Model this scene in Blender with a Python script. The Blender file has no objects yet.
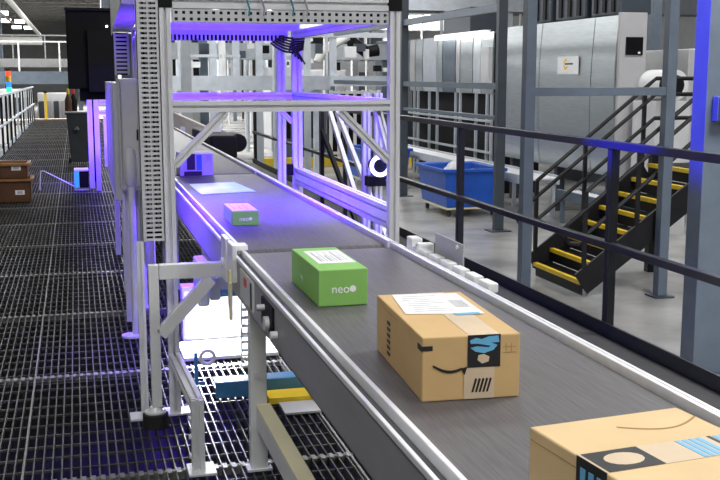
import bpy, bmesh, math, random
from mathutils import Vector, Matrix
random.seed(7)
S = bpy.context.scene
COL = S.collection
PI = math.pi
# ------------------------------------------------------------------ camera
CAM = Vector((0, 0, 1.42)); F = 1050.0
_d = Vector((75-360, 240-75, -F)).normalized()
_p = math.atan(165/F); _u = Vector((0, math.cos(_p), math.sin(_p)))
_x = _d.cross(_u)
RM = Matrix((_x, _d, _u))                       # camera space -> world
cd = bpy.data.cameras.new('camera'); cd.sensor_width = 36; cd.lens = F/720*36
cd.clip_start = .05; cd.clip_end = 400
cam = bpy.data.objects.new('camera', cd); COL.objects.link(cam)
cam.matrix_world = Matrix.Translation(CAM) @ RM.to_4x4()
S.camera = cam
def at(px, py, Y):                              # point at depth Y (metres along the conveyor)
    r = RM @ Vector((px-360, 240-py, -F)); return CAM + r*(Y/r.y)

# ------------------------------------------------------------------ materials
def mat(name, col, rough=.5, metal=0., var=.12, scale=6., stretch=(1,1,1), emit=None, estr=0., bump=0., spec=.5, trans=0.):
    m = bpy.data.materials.new(name); m.use_nodes = True
    nt = m.node_tree; b = nt.nodes['Principled BSDF']
    b.inputs['Roughness'].default_value = rough; b.inputs['Metallic'].default_value = metal
    b.inputs['Specular IOR Level'].default_value = spec
    tc = nt.nodes.new('ShaderNodeTexCoord'); mp = nt.nodes.new('ShaderNodeMapping')
    mp.inputs['Scale'].default_value = stretch
    nt.links.new(tc.outputs['Object'], mp.inputs['Vector'])
    nz = nt.nodes.new('ShaderNodeTexNoise'); nz.inputs['Scale'].default_value = scale; nz.inputs['Detail'].default_value = 5
    nt.links.new(mp.outputs['Vector'], nz.inputs['Vector'])
    rp = nt.nodes.new('ShaderNodeValToRGB')
    rp.color_ramp.elements[0].position = .3; rp.color_ramp.elements[1].position = .7
    rp.color_ramp.elements[0].color = tuple(max(0, c*(1-var)) for c in col) + (1,)
    rp.color_ramp.elements[1].color = tuple(min(1, c*(1+var)) for c in col) + (1,)
    nt.links.new(nz.outputs['Fac'], rp.inputs['Fac'])
    nt.links.new(rp.outputs['Color'], b.inputs['Base Color'])
    if trans: b.inputs['Transmission Weight'].default_value = trans
    if emit:
        b.inputs['Emission Color'].default_value = tuple(emit)+(1,); b.inputs['Emission Strength'].default_value = estr
    if bump:
        bn = nt.nodes.new('ShaderNodeBump'); bn.inputs['Strength'].default_value = bump
        nt.links.new(nz.outputs['Fac'], bn.inputs['Height']); nt.links.new(bn.outputs['Normal'], b.inputs['Normal'])
    return m
M = {}
M['alu'] = mat('aluminium extrusion', (.74,.74,.76), .42, .15, .05, 20, (1,1,.1))
M['alu_bright'] = mat('bright aluminium', (.9,.9,.92), .32, .25, .04, 30)
M['duct'] = mat('grey plastic duct', (.58,.58,.60), .5, 0, .04)
M['black'] = mat('black plastic', (.005,.005,.006), .6, 0, .2, spec=.2)
M['black_gloss'] = mat('black glossy', (.005,.005,.006), .4, 0, .2, spec=.2)
M['white_paint'] = mat('white powder coat', (.74,.74,.74), .45, 0, .04)
M['offwhite'] = mat('cabinet off white', (.66,.66,.665), .5, 0, .04)
M['belt'] = mat('conveyor belt rubber', (.098,.092,.096), .5, 0, .28, 9, (26,.9,1))
M['side'] = mat('painted conveyor side', (.36,.36,.38), .45, .3, .08, 14, (1,.3,1))
M['side_dark'] = mat('dark conveyor trim', (.06,.06,.065), .5, .2, .1)
M['grate'] = mat('galvanised grating', (.075,.075,.072), .42, .35, .4, 9)
M['grate_edge'] = mat('galvanised banding bar', (.24,.235,.22), .4, .35, .3, 40)
M['grate_shade'] = mat('painted under-grating shade', (.006,.006,.006), .9, 0, .3)
M['concrete'] = mat('polished concrete', (.31,.305,.29), .25, 0, .42, .8, bump=.02)
M['rail'] = mat('black rail paint', (.009,.010,.013), .38, 0, .2, 10, spec=.3)
M['stair_black'] = mat('black stair paint', (.009,.009,.01), .55, 0, .2, 10, spec=.3)
M['steel'] = mat('slate grey steel paint', (.115,.145,.18), .45, .1, .1, 5)
M['steel_dark'] = mat('dark slate steel paint', (.05,.062,.078), .45, .1, .1, 5)
M['steel_light'] = mat('pale grey steel paint', (.52,.56,.60), .45, .05, .08, 5)
M['sheet'] = mat('brushed sheet metal', (.50,.54,.55), .30, .75, .08, 3, (1,1,12))
M['endgrey'] = mat('light grey panel', (.42,.42,.43), .5, 0, .03)
M['card'] = mat('brown cardboard', (.58,.385,.17), .75, 0, .05, 9, bump=.03)
M['card_pale'] = mat('pale cardboard', (.66,.475,.25), .75, 0, .05, 9, bump=.03)
M['card_edge'] = mat('cardboard seam', (.40,.24,.09), .8, 0, .1)
M['green'] = mat('green cardboard', (.235,.50,.115), .6, 0, .05)
M['label'] = mat('white paper label', (.82,.82,.82), .55, 0, .04, 60, (1,.1,1))
M['print'] = mat('grey print', (.42,.42,.43), .6)
M['ink'] = mat('black ink', (.012,.011,.012), .55)
M['lightblue'] = mat('light blue print', (.13,.42,.66), .5)
M['kraft'] = mat('paper tape', (.60,.47,.32), .6, 0, .08)
M['white_ink'] = mat('white ink', (.85,.86,.85), .5)
M['mailer'] = mat('pale cyan mailer', (.42,.80,.86), .35, 0, .12, 7, bump=.15)
M['lilac'] = mat('pale carton', (.52,.48,.55), .6)
M['blueplastic'] = mat('blue moulded plastic', (.012,.095,.50), .38, 0, .08)
M['bag'] = mat('pale plastic bag', (.62,.62,.64), .35, 0, .15, 8, bump=.3)
M['yellow'] = mat('safety yellow', (.80,.56,.02), .5, 0, .1)
M['paleyellow'] = mat('pale yellow paint', (.78,.72,.46), .5, 0, .05)
M['bluepaint'] = mat('blue painted steel', (.055,.20,.40), .45, .1, .06)
M['rubber'] = mat('black rubber', (.012,.012,.013), .7)
M['brown'] = mat('brown plastic', (.085,.032,.010), .5, 0, .3, 5)
M['amber'] = mat('brown rim', (.26,.115,.035), .5, 0, .25, 5)
M['bin'] = mat('dark grey bin plastic', (.055,.065,.07), .5, 0, .1)
M['red'] = mat('red', (.7,.03,.02), .4)
M['greenlamp'] = mat('green lamp', (.02,.5,.3), .3, emit=(.05,1,.5), estr=1.2)
M['redlamp'] = mat('red lamp', (.7,.05,.02), .3, emit=(1,.1,.03), estr=1.2)
M['bluelamp'] = mat('blue lamp', (.02,.15,.6), .3, emit=(.05,.3,1), estr=1.0)
M['led'] = mat('violet led', (.3,.1,1), .3, emit=(.25,.12,1), estr=4)
M['ringled'] = mat('ring led', (.6,.6,1), .3, emit=(.35,.35,1), estr=5)
M['lamp'] = mat('lamp diffuser', (1,1,1), .3, emit=(1,.98,.95), estr=7)
M['panel'] = mat('light panel sheet', (.9,.9,.92), .4, emit=(.95,.96,1), estr=.9)
M['ceiling'] = mat('dark roof deck', (.17,.165,.155), .7, .0, .25, 2, (.3,8,1))
M['truss'] = mat('roof steel', (.22,.215,.20), .6, .1, .15)
M['wall'] = mat('pale wall sheet', (.26,.27,.27), .6, 0, .08, 2)
M['pipe'] = mat('white pipe', (.66,.66,.62), .5, 0, .06)
M['cream'] = mat('cream belt cover', (.62,.58,.50), .55, 0, .06)
M['cable'] = mat('black cable', (.01,.01,.012), .5)
M['tealcable'] = mat('teal cable', (.03,.22,.28), .45)
M['greycable'] = mat('grey cable', (.35,.33,.4), .45)

# ------------------------------------------------------------------ mesh builder
OFF = {}
class MB:
    def __init__(s): s.v = []; s.f = []
    def add(s, vs, fs):
        n = len(s.v); s.v += [Vector(v) for v in vs]; s.f += [tuple(n+i for i in f) for f in fs]; return s
    def box(s, x0, x1, y0, y1, z0, z1):
        return s.add([(x0,y0,z0),(x1,y0,z0),(x1,y1,z0),(x0,y1,z0),(x0,y0,z1),(x1,y0,z1),(x1,y1,z1),(x0,y1,z1)],
                     [(0,3,2,1),(4,5,6,7),(0,1,5,4),(1,2,6,5),(2,3,7,6),(3,0,4,7)])
    def prism(s, poly, p0, p1, up=(0,0,1)):     # poly [(a,b)] swept from p0 to p1; b along up
        p0 = Vector(p0); p1 = Vector(p1); d = (p1-p0).normalized(); up = Vector(up)
        if abs(d.dot(up)) > .98: up = Vector((0,1,0))
        a = d.cross(up).normalized(); b = a.cross(d).normalized(); n = len(poly)
        vs = [p0+a*q[0]+b*q[1] for q in poly] + [p1+a*q[0]+b*q[1] for q in poly]
        fs = [(i,(i+1)%n,n+(i+1)%n,n+i) for i in range(n)] + [tuple(range(n-1,-1,-1)), tuple(range(n,2*n))]
        return s.add(vs, fs)
    def bar(s, p0, p1, w, h=None, up=(0,0,1)):
        h = h or w; return s.prism([(-w/2,-h/2),(w/2,-h/2),(w/2,h/2),(-w/2,h/2)], p0, p1, up)
    def tslot(s, p0, p1, w, h=None, up=(0,0,1)):  # slotted extrusion: grooves on the four faces
        h = h or w; g = min(w,h)*.12; dp = min(w,h)*.36; a, b = w/2, h/2; P = []
        def side(c, half, tx, ty, nx, ny, ng):
            for k in range(ng):
                q = -half + 2*half*(k+.5)/ng
                for (t, dd) in ((q-g,0),(q-g,dp),(q+g,dp),(q+g,0)):
                    P.append((tx*t + nx*(c-dd), ty*t + ny*(c-dd)))
        nx_ = max(1, round(w/min(w,h))); ny_ = max(1, round(h/min(w,h)))
        P.append((-a,-b)); side(b, a, 1,0, 0,-1, nx_)
        P.append((a,-b)); side(a, b, 0,1, 1,0, ny_)
        P.append((a,b)); side(b, a, -1,0, 0,1, nx_)
        P.append((-a,b)); side(a, b, 0,-1, -1,0, ny_)
        return s.prism(P, p0, p1, up)
    def cyl(s, p0, p1, r, n=14, r1=None):
        r1 = r if r1 is None else r1
        p0 = Vector(p0); p1 = Vector(p1); d = (p1-p0).normalized()
        up = Vector((0,0,1)) if abs(d.z) < .9 else Vector((0,1,0))
        a = d.cross(up).normalized(); b = a.cross(d)
        vs = [p0+(a*math.cos(2*PI*i/n)+b*math.sin(2*PI*i/n))*r for i in range(n)] + [p1+(a*math.cos(2*PI*i/n)+b*math.sin(2*PI*i/n))*r1 for i in range(n)]
        return s.add(vs, [(i,(i+1)%n,n+(i+1)%n,n+i) for i in range(n)] + [tuple(range(n-1,-1,-1)), tuple(range(n,2*n))])
    def tube(s, pts, r, n=8):
        pts = [Vector(p) for p in pts]; rings = []
        for i, p in enumerate(pts):
            d = (pts[min(i+1,len(pts)-1)]-pts[max(i-1,0)]).normalized()
            up = Vector((0,0,1)) if abs(d.z) < .95 else Vector((0,1,0))
            a = d.cross(up).normalized(); b = a.cross(d)
            rings.append([p+(a*math.cos(2*PI*k/n)+b*math.sin(2*PI*k/n))*r for k in range(n)])
        vs = [v for q in rings for v in q]; fs = []
        for i in range(len(pts)-1):
            for k in range(n):
                fs.append((i*n+k, i*n+(k+1)%n, (i+1)*n+(k+1)%n, (i+1)*n+k))
        fs += [tuple(range(n-1,-1,-1)), tuple(range((len(pts)-1)*n, len(pts)*n))]
        return s.add(vs, fs)
    def lathe(s, c, prof, n=20):                # prof [(r,z)]
        c = Vector(c); vs = []
        for r, z in prof:
            vs += [c+Vector((r*math.cos(2*PI*k/n), r*math.sin(2*PI*k/n), z)) for k in range(n)]
        fs = []
        for i in range(len(prof)-1):
            for k in range(n): fs.append((i*n+k, i*n+(k+1)%n, (i+1)*n+(k+1)%n, (i+1)*n+k))
        fs += [tuple(range(n-1,-1,-1)), tuple(range((len(prof)-1)*n, len(prof)*n))]
        return s.add(vs, fs)
    def ring(s, c, R, r, axis, n=24, m=8):
        c = Vector(c); ax = Vector(axis).normalized(); up = Vector((0,0,1)); a = ax.cross(up).normalized(); b = a.cross(ax)
        vs = []; fs = []
        for i in range(n):
            t = 2*PI*i/n; rad = a*math.cos(t)+b*math.sin(t)
            for k in range(m):
                q = 2*PI*k/m; vs.append(c+rad*(R+r*math.cos(q))+ax*(r*math.sin(q)))
        for i in range(n):
            for k in range(m): fs.append((i*m+k, ((i+1)%n)*m+k, ((i+1)%n)*m+(k+1)%m, i*m+(k+1)%m))
        return s.add(vs, fs)
    def plate(s, c, ux, uy, pts, t=.001):       # flat polygon lying on a face, thickness t along the normal
        c = Vector(c); ux = Vector(ux).normalized(); uy = Vector(uy).normalized(); n = ux.cross(uy)
        k = len(pts)
        vs = [c+ux*p[0]+uy*p[1] for p in pts] + [c+ux*p[0]+uy*p[1]+n*t for p in pts]
        return s.add(vs, [(i,(i+1)%k,k+(i+1)%k,k+i) for i in range(k)] + [tuple(range(k-1,-1,-1)), tuple(range(k,2*k))])
    def build(s, name, m, parent=None, bevel=0., smooth=False):
        me = bpy.data.meshes.new(name)
        if parent is not None: off = OFF[parent.name]
        else:
            xs = [v.x for v in s.v]; ys = [v.y for v in s.v]; zs = [v.z for v in s.v]
            off = Vector(((min(xs)+max(xs))/2, (min(ys)+max(ys))/2, min(zs)))
        me.from_pydata([v-off for v in s.v], [], s.f); me.update()
        bm = bmesh.new(); bm.from_mesh(me); bmesh.ops.recalc_face_normals(bm, faces=bm.faces[:]); bm.to_mesh(me); bm.free()
        me.materials.append(M[m] if isinstance(m, str) else m)
        o = bpy.data.objects.new(name, me); COL.objects.link(o)
        if parent is not None: o.parent = parent
        else: o.location = off
        OFF[o.name] = off
        if smooth:
            for p in me.polygons: p.use_smooth = True
            me.set_sharp_from_angle(angle=math.radians(40))
        if bevel:
            b = o.modifiers.new('bevel', 'BEVEL'); b.width = bevel; b.segments = 2; b.limit_method = 'ANGLE'; b.angle_limit = math.radians(50)
        return o
def thing(name, label, cat, loc=(0,0,0), group=None):
    o = bpy.data.objects.new(name, None); COL.objects.link(o); o.location = loc; o.empty_display_size = .1
    OFF[o.name] = Vector(loc); return tag(o, label, cat, group)
def tag(o, label, cat, group=None, kind=None):
    o['label'] = label; o['category'] = cat
    if group: o['group'] = group
    if kind: o['kind'] = kind
    return o
def struct(o, label=None):
    o['kind'] = 'structure'
    if label: o['label'] = label; o['category'] = label.split()[-1]
    return o
KIDS = {}
def copy_tree(o, parent=None):
    c = o.copy(); COL.objects.link(c); OFF[c.name] = OFF.get(o.name, Vector())
    if parent is not None: c.parent = parent
    for ch in [k for k in bpy.data.objects if k.parent == o]: copy_tree(ch, c)
    return c
def text(body, size, name, m, parent, c, ux, uy, t=.0008, align='CENTER', sx=1.):
    cu = bpy.data.curves.new(name, 'FONT'); cu.body = body; cu.size = size; cu.align_x = align; cu.align_y = 'CENTER'; cu.extrude = t
    tmp = bpy.data.objects.new('tmp', cu); COL.objects.link(tmp)
    dg = bpy.context.evaluated_depsgraph_get(); me = bpy.data.meshes.new_from_object(tmp.evaluated_get(dg))
    bpy.data.objects.remove(tmp); ux = Vector(ux).normalized(); uy = Vector(uy).normalized(); n = ux.cross(uy)
    mb = MB(); mb.add([Vector(c)+ux*v.co.x*sx+uy*v.co.y+n*(v.co.z) for v in me.vertices], [tuple(p.vertices) for p in me.polygons])
    return mb.build(name, m, parent)

# ------------------------------------------------------------------ setting
ZF = -1.1
CZ = 6.6
X0, X1, Y0, Y1 = -12., 24., -3., 112.
struct(MB().box(X0,X1,Y0,Y1,ZF-.1,ZF).build('floor', 'concrete'), 'polished grey concrete warehouse floor')
struct(MB().box(-1.32,2.72,Y0+.05,35.2,-.62,-.6).build('floor_shade', 'grate_shade'), 'dark sheet painted as shade under the grating walkway floor')  # near-black sheet stands in for the shade below the bars
struct(MB().box(-1.36,-1.33,Y0+.05,35.2,-1.09,.0).build('trim_1', 'steel_dark'), 'dark platform edge beam trim')
struct(MB().box(X0,X1,Y0,Y1,CZ,CZ+.1).build('ceiling', 'ceiling'), 'dark corrugated roof deck ceiling')
struct(MB().box(X0-.1,X0,Y0,Y1,ZF,CZ).build('wall_left', 'wall'), 'pale sheet side wall')
struct(MB().box(X1,X1+.1,Y0,Y1,ZF,CZ).build('wall_right', 'wall'), 'pale sheet side wall beyond the machines wall')
struct(MB().box(X0,X1,Y1,Y1+.1,ZF,CZ).build('wall_back', 'wall'), 'pale sheet end wall')
struct(MB().box(X0,X1,Y0-.1,Y0,ZF,CZ).build('wall_front', 'wall'), 'pale sheet wall behind the photographer wall')
# roof joists across the hall
mb = MB()
for k in range(26):
    y = 6 + k*4.0
    mb.box(X0,X1,y,y+.12,CZ-.42,CZ-.36); mb.box(X0,X1,y,y+.12,CZ-.06,CZ)
    for q in range(24):
        x = X0 + q*1.5
        mb.bar((x,y+.06,CZ-.4),(x+.75,y+.06,CZ-.05),.05); mb.bar((x+.75,y+.06,CZ-.05),(x+1.5,y+.06,CZ-.4),.05)
struct(mb.build('ceiling_joists', 'truss'), 'grey open web roof joists ceiling')
# grating walkway: one mesh of bars, one of banding bars
mb = MB(); x = -1.31
while x < 2.70:
    mb.box(x-.0025,x+.0025,Y0+.1,35.1,-.034,-.002); x += .0335
y = Y0+.2
while y < 35.0:
    mb.box(-1.32,2.70,y-.0028,y+.0028,-.016,-.006); y += .13
struct(mb.build('floor_grating', 'grate'), 'open steel bar grating walkway floor')
mb = MB(); y = .97-1.36
while y < 35.2:
    mb.box(-1.32,2.70,y-.006,y-.001,-.034,0); mb.box(-1.32,2.70,y+.006,y+.011,-.034,0)
    k = -1.30
    while k < 2.7 and y < 14:
        mb.box(k-.008,k+.008,y-.02,y+.025,-.006,.001); k += .0335
    y += 1.36
for xx in (-.24, .95): mb.box(xx-.004,xx+.004,Y0+.1,35.1,-.034,0)
struct(mb.build('trim_2', 'grate_edge'), 'banding bars at the grating panel joints trim')

struct(MB().box(1.9,2.715,Y0+.1,16.9,.002,.016).build('trim_5', 'rubber'), 'black strip added over the lit grating along the railing trim')  # dark strip added to black out the lit grating by the toe plate
# ------------------------------------------------------------------ conveyors
XL, XR = .603, 1.166
def conveyor(label, y0, y1, guard='alu_bright'):
    t = thing('belt_conveyor', label, 'conveyor', ((XL+XR)/2,(y0+y1)/2,0), 'belt conveyor sections in one line')
    b = MB(); r = .03; pr = []
    for k in range(9):
        a = PI/2 + PI*k/8; pr.append((y0+r+r*math.cos(a), .72+r*math.sin(a)))
    for k in range(9):
        a = -PI/2 + PI*k/8; pr.append((y1-r+r*math.cos(a), .72+r*math.sin(a)))
    n = len(pr); vs = [(XL,p[0],p[1]) for p in pr]+[(XR,p[0],p[1]) for p in pr]
    b.add(vs, [(i,(i+1)%n,n+(i+1)%n,n+i) for i in range(n)]+[tuple(range(n-1,-1,-1)),tuple(range(n,2*n))])
    b.build('belt', 'belt', t, smooth=True)
    for sgn, xe in ((-1, XL), (1, XR)):
        p = MB(); xo = xe+sgn*.052
        a, c = sorted((xo, xo-sgn*.005)); p.box(a,c,y0,y1,.605,.742)
        a, c = sorted((xo, xo-sgn*.03)); p.box(a,c,y0,y1,.605,.610)
        a, c = sorted((xo, xo-sgn*.03)); p.box(a,c,y0,y1,.736,.742)
        p.build('side_panel', 'side', t, bevel=.001)
        g = MB()
        a, c = sorted((xe+sgn*.045, xe+sgn*.055)); g.box(a,c,y0,y1,.742,.757)
        a, c = sorted((xe+sgn*.010, xe+sgn*.022)); g.box(a,c,y0,y1,.735,.768)
        g.build('guard_rail', guard, t, bevel=.002)
        a, c = sorted((xe+sgn*.024, xe+sgn*.044)); MB().box(a,c,y0,y1,.7425,.745).build('gap_strip', 'side_dark', t)
    d = MB().box(XL+.001,XR-.001,y0+.04,y1-.04,.63,.688); d.build('bed', 'side', t)
    return t
c1 = conveyor('grey near belt conveyor carrying the brown boxes and the larger green box', .25, 3.935)
def leg(t, x, y, m='white_paint'):
    l = MB().box(x-.03,x+.03,y-.022,y+.022,.008,.604); l.build('leg', m, t, bevel=.002)
    f = MB().box(x-.045,x+.045,y-.035,y+.035,0.002,.01); f.cyl((x+.036,y,.01),(x+.036,y,.022),.006,8); f.build('foot_plate', m, t)
leg(c1, XL-.012, 3.63); leg(c1, XR+.012, 3.63); leg(c1, XL-.012, 1.2); leg(c1, XR+.012, 1.2)
# stringer along the legs, yellow top flange
s = MB().box(.580,.628,1.0,3.607,.165,.245); s.build('stringer', 'white_paint', c1, bevel=.003)
MB().box(.580,.631,1.0,3.607,.2455,.252).build('stringer_flange', 'paleyellow', c1)
MB().cyl((.585,3.6075,.36),(.585,3.600,.36),.012,10).build('bolt', 'alu', c1)
# side details by the seam
MB().box(.5445,.551,3.42,3.70,.63,.735).build('motor_cover', 'offwhite', c1, bevel=.002)
MB().box(.542,.545,3.55,3.60,.69,.72).build('warning_sticker', 'red', c1)
MB().box(.5435,.5475,3.44,3.47,.635,.725).build('cover_slot', 'black', c1)
o = MB().box(.5445,.551,3.05,3.25,.64,.725); o.build('access_opening', 'black', c1)
MB().cyl((.5445,3.12,.665),(.53,3.12,.665),.022,14).build('tension_knob', 'alu', c1, smooth=True); MB().cyl((.5445,3.19,.70),(.52,3.19,.70),.010,10).build('tension_knob', 'alu', c1, smooth=True)
k = MB().cyl((.546,2.98,.66),(.525,2.98,.66),.013,14); k.build('push_button', 'white_paint', c1, smooth=True)
# white guide pieces by the seam on the far side
k = MB()
for q in range(7): k.box(1.228,1.262,3.02+q*.125,3.11+q*.125,.742,.772)
k.build('chain_guide', 'white_paint', c1, bevel=.004)
MB().box(1.225,1.29,3.72,3.76,.742,.79).build('guide_bracket', 'white_paint', c1, bevel=.006); MB().box(1.225,1.27,3.80,3.87,.742,.80).build('guide_bracket', 'white_paint', c1, bevel=.006)
k = MB().box(1.292,1.297,3.42,3.72,.70,.83).box(1.255,1.297,3.5,3.6,.70,.705); k.build('sensor_plate', 'endgrey', c1)
k = MB().cyl((1.291,3.47,.815),(1.285,3.47,.815),.008,8); k.build('screw', 'alu_bright', c1)
k = MB().box(.532,.55,3.80,3.93,.66,.80).box(.535,.60,3.86,3.93,.77,.79); k.build('splice_bracket', 'alu_bright', c1, bevel=.003)
k = MB().box(.522,.532,3.83,3.86,.56,.70).box(.52,.53,3.80,3.825,.52,.66); k.build('lockout_tag', 'paleyellow', c1)
c2 = conveyor('violet lit belt conveyor running through the scanner gantry', 3.965, 7.15)
leg(c2, XL-.012, 7.0, 'alu'); leg(c2, XR+.012, 7.0, 'alu'); leg(c2, XR+.012, 4.1, 'alu')
k = MB().box(.53,.549,3.97,4.10,.63,.80).cyl((.53,4.03,.70),(.52,4.03,.70),.02,12); k.build('splice_bracket', 'alu_bright', c2, bevel=.003)
MB().box(.50,.545,4.25,4.45,.50,.60).build('drive_motor', 'steel_light', c2, bevel=.01); MB().box(.49,.54,4.6,4.8,.4,.6).build('gearbox', 'steel_light', c2, bevel=.01)
c3 = conveyor('grey belt conveyor beyond the gantry with a pale edge rail', 7.18, 13.5, 'white_paint')
leg(c3, XL-.012, 7.6, 'alu'); leg(c3, XR+.012, 10.5, 'alu'); leg(c3, XR+.012, 13, 'alu'); leg(c3, XL-.012, 13, 'alu')
# inverted L bracket carrying the conveyor
t = thing('support_bracket', 'white inverted-L bracket with diagonal brace on a black round foot', 'bracket', (.27,4.2,0))
MB().box(.25,.29,4.18,4.22,.085,.672).build('post', 'white_paint', t, bevel=.003)
MB().box(.292,.547,4.18,4.22,.612,.672).build('arm', 'white_paint', t, bevel=.003)
MB().bar((.292,4.2,.385),(.50,4.2,.605),.04,.05).build('brace', 'white_paint', t, bevel=.002)
MB().lathe((.262,4.2,0),[(.052,.001),(.052,.055),(.046,.06)],24).build('foot', 'rubber', t, smooth=True)
MB().lathe((.262,4.2,0),[(.044,.0605),(.044,.066),(.03,.07),(.022,.085)],24).build('base_flange', 'alu', t, smooth=True)

# ------------------------------------------------------------------ gantry
g = thing('scanner_gantry', 'aluminium scanner gantry frame straddling the conveyor under violet light', 'frame', (.85,5.4,0))
GX0, GX1, GY0, GY1, GT = .356, 1.318, 4.36, 6.48, 1.684
E_ = .045
for (x, y, w) in ((GX0,GY0,.045),(GX1,GY0,.045),(GX0,GY1,.045),(GX1+.012,GY1,.06)):
    MB().tslot((x,y,.012),(x,y,GT),w,.045).build('post', 'alu', g)
    MB().box(x-.05,x+.07,y-.05,y+.05,.001,.011).build('foot_plate', 'alu', g, bevel=.002)
MB().tslot((GX1-.035,GY1+.28,.7),(GX1-.035,GY1+.28,GT),.05,.045).build('post', 'alu', g)
MB().tslot((GX0-.128,GY0-.03,.012),(GX0-.128,GY0-.03,.747),.03,.03).build('duct_post', 'alu', g)
MB().box(GX0-.19,GX0-.10,GY0-.08,GY0+.02,.001,.011).build('foot_plate', 'alu', g, bevel=.002)
def beam(p0, p1, w=.045, h=.045, name='crossbeam', m='alu'): return MB().tslot(p0, p1, w, h).build(name, m, g)
beam((GX0+.023,GY0,1.292),(GX1-.023,GY0,1.292))
beam((GX0-.023,GY0,GT+.03),(GX1+.023,GY0,GT+.03), .045, .058)
beam((GX0,GY0,GT+.30),(GX1,GY0,GT+.30), .045, .045)
for x in (GX0, GX1):
    MB().box(x-.03,x+.03,GY0-.026,GY0+.026,GT+.002,GT+.062).build('corner_bracket', 'black', g, bevel=.003)
    MB().tslot((x,GY0,GT+.062),(x,GY0,GT+.32),.045,.045).build('post', 'alu', g)
beam((GX0+.023,GY1,1.292),(GX1-.02,GY1,1.292))
beam((GX0+.023,GY1,1.708),(GX1+.03,GY1,1.708))
beam((GX1,GY0+.023,1.292),(GX1,GY1-.023,1.292),.045,.05)
beam((GX1,GY0+.023,GT-.02),(GX1,GY1-.023,GT-.02))
beam((GX0,GY0+.023,GT-.02),(GX0,GY1-.023,GT-.02))
beam((GX1+.01,GY0+.023,.798),(GX1+.01,GY1-.023,.798),.045,.10,'side_rail')
beam((GX0,GY0-.023,.245),(GX0+.02,3.70,.245),.045,.045,'base_rail')
MB().tslot((GX0+.02,3.665,.012),(GX0+.02,3.665,.27),.045,.045).build('leg', 'alu', g)
MB().box(GX0-.02,GX0+.08,3.60,3.72,.001,.011).build('foot_plate', 'alu', g, bevel=.002)
k = MB()
for q in (.06,.13,.2): k.cyl((GX0-.004,3.665,q),(GX0-.012,3.665,q),.01,10)
k.build('bolt', 'alu_bright', g)
beam((GX0+.025,GY0,1.055),(GX0+.237,GY0,1.268),.034,.034,'brace')
beam((GX1-.025,GY0,1.055),(GX1-.237,GY0,1.268),.034,.034,'brace')
beam((GX1-.02,GY1,1.13),(GX1-.16,GY1,1.27),.03,.03,'brace')
beam((GX1,GY0+.25,1.268),(GX1,GY0+.03,1.05),.03,.03,'brace')
# slotted wire duct across the front, with two rows of holes
def slotted(x0, x1, z0, z1, yf, yb, nx, nz, vert, name, m, fr=.5):
    """plate with a grid of slots in the face at yf, closed box behind"""
    mb = MB(); w = (x1-x0)/nx; h = (z1-z0)/nz; yt = yf+.003
    for i in range(nx+1):
        e = w*(1-fr)/2 if not vert else w*.14
        c = x0+i*w; mb.box(max(x0,c-e),min(x1,c+e),yf,yt,z0,z1)
    for j in range(nz+1):
        e = h*.27; c = z0+j*h; mb.box(x0,x1,yf+.0004,yt-.0004,max(z0,c-e),min(z1,c+e))
    mb.box(x0,x0+.002,yt,yb,z0,z1).box(x1-.002,x1,yt,yb,z0,z1).box(x0,x1,yt,yb,z0,z0+.002).box(x0,x1,yt,yb,z1-.002,z1)
    du = mb.build(name, m, g)
    MB().box(x0+.003,x1-.003,yb-.012,yb-.002,z0+.003,z1-.003).build('duct_backing', 'black', du)
slotted(GX0+.03, GX1-.03, 1.630, 1.681, GY0-.022, GY0+.03, 30, 2, False, 'cable_duct', 'duct', .42)
# tall vertical slotted duct beside the front post
mb = MB(); xa, xb, yf = .240, .330, GY0-.045
for (a, b) in ((xa,xa+.016),(xa+.042,xa+.049),(xb-.012,xb)): mb.box(a,b,yf,yf+.003,.748,2.15)
z = .755
while z < 2.14:
    mb.box(xa,xb,yf+.0004,yf+.0026,z-.0052,z+.0052); z += .0195
mb.box(xa,xa+.003,yf,yf+.05,.748,2.15).box(xb-.003,xb,yf,yf+.05,.748,2.15)
du = mb.build('vertical_cable_duct', 'duct', g)
MB().box(xa+.004,xb-.004,yf+.04,yf+.048,.75,2.149).build('duct_backing', 'black', du)
k = MB()
for q in range(4): k.tube([(xa+.02+q*.016,yf+.025+.006*math.sin(j+q),.80+j*.16) for j in range(9)], .005, 6)
k.build('duct_wires', 'greycable', du)
# rear comb duct (purple lit fingers)
mb = MB(); mb.box(GX0+.03,GX1-.05,GY1-.055,GY1-.03,1.66,1.685)
for q in range(36):
    x = GX0+.04+q*.0243; mb.box(x,x+.011,GY1-.055,GY1-.052,1.625,1.66)
mb.box(GX0+.03,GX1-.05,GY1-.034,GY1-.03,1.625,1.66)
du = mb.build('comb_duct', 'duct', g)
MB().box(GX0+.035,GX1-.055,GY1-.046,GY1-.040,1.626,1.659).build('duct_backing','black',du)
# LED bars, with lamps at the same place
def area(name, loc, tgt, sx, sy, e, col=(1,1,1), spread=PI, axis=(1,0,0)):
    l = bpy.data.lights.new(name, 'AREA'); l.shape = 'RECTANGLE'; l.size = sx; l.size_y = sy; l.energy = e; l.color = col; l.spread = spread
    o = bpy.data.objects.new(name, l); COL.objects.link(o); o.location = loc
    z_ = -(Vector(tgt)-Vector(loc)).normalized(); y_ = z_.cross(Vector(axis)).normalized(); x_ = y_.cross(z_)
    o.rotation_euler = Matrix((x_, y_, z_)).transposed().to_euler(); return o
VIO = (.10,.022,1.)
MB().box(GX0+.06,GX1-.06,GY0+.035,GY0+.07,1.633,1.66).build('led_bar', 'black', g)
MB().box(GX0+.08,GX1-.08,GY0+.0705,GY0+.073,1.636,1.657).build('led_strip', 'led', g)
area('lamp_gantry_front', (.84,GY0+.09,1.645), (.86,5.75,.75), .75, .04, 46, VIO, 1.75)
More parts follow.
